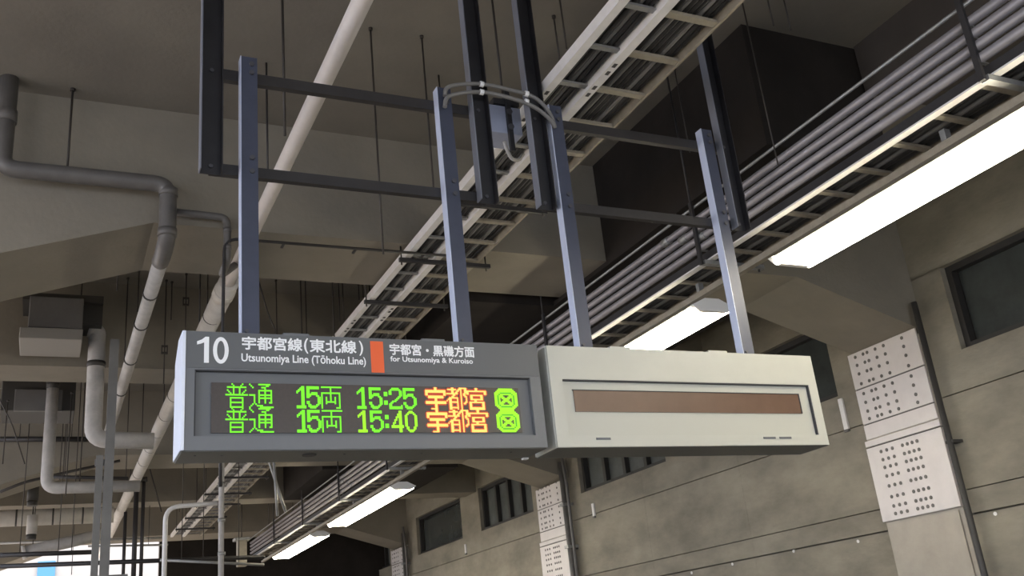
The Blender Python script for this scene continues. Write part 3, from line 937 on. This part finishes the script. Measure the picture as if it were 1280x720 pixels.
T('pipe', 'rail_white', [(a.x, 12.2, a.z - .6), (a.x, 12.2, b.z), (c.x, 12.2, c.z)], .028, wc, 12, .16)
vp = thing('grey_vertical_post', (2.4, 12.0, 2.4), 'pale grey vertical post with small clamps below the lit board', 'post')
a = atY(277, 575, 12.1)
T('post', 'pale_pipe', [(a.x, 12.1, SLAB - .001), (a.x, 12.1, 2.3)], .033, vp, 12)
for py in (603, 648, 690): q = atY(277, py, 12.1); T('clamp', 'galvanised', [(q.x, 12.1, q.z), (q.x, 12.1, q.z - .04)], .045, vp, 12)
# rack end with post at lower left
re_ = thing('rack_end_post', (4.1, 23, 4.2), 'pale capped post standing against the far end of the conduit rack', 'post')
a, b = atY(302, 676, 22.6), atY(307, 708, 22.6)
B('post', 'rung_tan', a.x - .1, a.x + .1, 22.5, 22.7, b.z, a.z, re_, .01)
B('cap', 'galvanised', a.x - .17, a.x + .17, 22.43, 22.77, a.z, a.z + .06, re_, .01)
T('hanger_rod', 'rod', [(a.x, 22.6, a.z + .06), (a.x, 22.6, SLAB)], .012, re_, 6)

# ================================================================== SINGLE THREADED RODS AND WIRES
def rod(tp, bp_, buckle=None, label=None, zt=None, r=.007):
    p = atZ(*tp, SLAB)
    s = soffit(p.y)
    if s < SLAB: p = atZ(*tp, s)
    z1 = atY(*bp_, p.y).z
    t = thing('threaded_rod', (p.x, p.y, z1), label or RODL, 'hanger rod', None if label else RODG)
    T('shaft', 'rod', [(p.x, p.y, s), (p.x, p.y, z1)], r, t, 6)
    T('anchor', 'rod', [(p.x, p.y, s - .02), (p.x, p.y, s)], r * 2.2, t, 8)
    if buckle:
        q = atY(*buckle, p.y); w, h = .035, .05
        m = MB(); m.box(p.x - w, p.x - w + .012, p.y - .012, p.y + .012, q.z - h, q.z + h); m.box(p.x + w - .012, p.x + w, p.y - .012, p.y + .012, q.z - h, q.z + h)
        m.box(p.x - w + .012, p.x + w - .012, p.y - .012, p.y + .012, q.z + h - .02, q.z + h); m.box(p.x - w + .012, p.x + w - .012, p.y - .012, p.y + .012, q.z - h, q.z - h + .02)
        m.build('turnbuckle', 'rod', t)
RODG = 'bare threaded rods hanging from the ceiling'
RODL = 'thin dark threaded rod hanging from the ceiling'
rod((91, 111), (87, 222), None, 'thin dark threaded rod hanging alone at the upper left above the grey drain pipe', r=.009)
rod((352, -40), (360, 170), None, 'thin dark threaded rod hanging between the left sign post and the long white pipe', r=.009)
rod((463, 35), (482, 318), None, 'long threaded rod, left of two between the long white pipe and second sign post')
rod((527, 45), (545, 235), None, 'long threaded rod just left of the second sign post')
rod((613, -20), (626, 103), None, 'thin threaded rod hanging between the two middle drop channels')
rod((697, -20), (704, 60), None, 'thin threaded rod hanging right of the third drop channel, reaching the cable ladder')
rod((260, 316), (260, 430), (260, 333), 'threaded rod with a turnbuckle, highest and rightmost of three left of the sign')
rod((233, 342), (232, 420), (232, 377), 'threaded rod with a turnbuckle, middle of three left of the sign')
rod((208, 350), (205, 480), (206, 437), 'threaded rod with a small low turnbuckle, left of the three beside the sign')
RODS = [((160, 347), (157, 445)), ((174, 337), (171, 390)), ((375, 325), (378, 420)), ((345, 350), (346, 420)), ((427, 330), (430, 400)),
               ((423, 352), (424, 402)), ((617, 345), (613, 382)), ((668, 347), (665, 374)), ((598, 322), (603, 385)), ((628, 300), (640, 400)),
               ((448, 355), (449, 375)), ((453, 355), (454, 372)), ((215, 352), (215, 400)), ((692, 20), (699, 75)), ((755, 130), (768, 172)), ((10, 500), (5, 580)),
               ((90, 490), (88, 620)), ((82, 480), (78, 600)), ((162, 478), (162, 600)), ((180, 470), (177, 560)), ((97, 585), (97, 718)), ((225, 600), (225, 640)), ((250, 600), (250, 660)), ((238, 595), (238, 650)), ((262, 600), (262, 640)),
               ((212, 595), (212, 628)), ((430, 590), (430, 600)), ((385, 570), (385, 645)), ((335, 570), (335, 655)), ((365, 585), (367, 640)), ((410, 570), (412, 600))]
NTH = 'first second third fourth fifth sixth seventh eighth ninth tenth eleventh twelfth thirteenth fourteenth fifteenth sixteenth seventeenth eighteenth nineteenth twentieth'.split()
REG = {'left of the lit board': [], 'above the lit board': [], 'low at the left': [], 'just under the lit board': []}
for tp, b_ in sorted(RODS):
    if atZ(*tp, SLAB).y > 25 or atY(*b_, atZ(*tp, SLAB).y).z > SLAB - .1: continue
    key = ('left of the lit board' if tp[0] < 228 else 'above the lit board') if tp[1] < 470 else ('low at the left' if tp[0] < 228 else 'just under the lit board')
    REG[key].append((tp, b_))
for key, L_ in REG.items():
    for n_, (tp, b_) in enumerate(L_): rod(tp, b_, None, 'thin bare threaded rod hanging %s, %s from the left' % (key, NTH[n_]))
for i, (tp, b_) in enumerate((((925, -10), (968, 205)), ((843, 85), (858, 190)), ((975, -20), (990, 38)), ((955, -20), (958, 30)))):
    rod(tp, b_, None, ['long thin rod hanging before the black enclosure toward the conduit rack', 'thin rod hanging left of the fourth drop channel', 'thin rod at the top edge right of the fourth drop channel, right of two', 'thin rod at the top edge right of the fourth drop channel, left of two'][i], r=.006)
# slack wires and braces
def wire(pix, Y, label, r=.009, m='rod', hang=False):
    pts = [atY(x, y, Y) for x, y in pix]
    if hang: d = pts[0] - pts[1]; pts.insert(0, pts[0] + d * ((soffit(Y) - pts[0].z) / d.z))
    o = thing('slack_wire', pts[0], label, 'wire')
    T('strand', m, pts, r, o, 6, .08)
wire(((592, 405), (600, 415), (612, 422), (624, 425), (640, 415)), 10.4, 'slack grey wire sagging above the right end of the lit board', .012, 'grey_pipe')
wire(((0, 500), (15, 530), (31, 580)), 10.3, 'thin dark wire slanting at the left edge', .006, hang=True)
wire(((323, 350), (335, 392), (345, 415)), 9.2, 'thin dark wire slanting behind the left sign post', .008, hang=True)
wire(((0, 615), (30, 603), (85, 590), (150, 576)), 14.9, 'thin dark cable sloping along the far haunched beam at lower left', .02)
wire(((344, 600), (347, 645)), 15.2, 'pale straight brace below the lit board, upright one of a pair', .022, 'galvanised', hang=True)
wire(((344, 600), (357, 640)), 15.3, 'pale slanted brace below the lit board, leaning one of a pair', .022, 'galvanised', hang=True)
wire(((187, 585), (202, 640)), 18.0, 'thin dark wire slanting left of the white bent conduit', .012, hang=True)
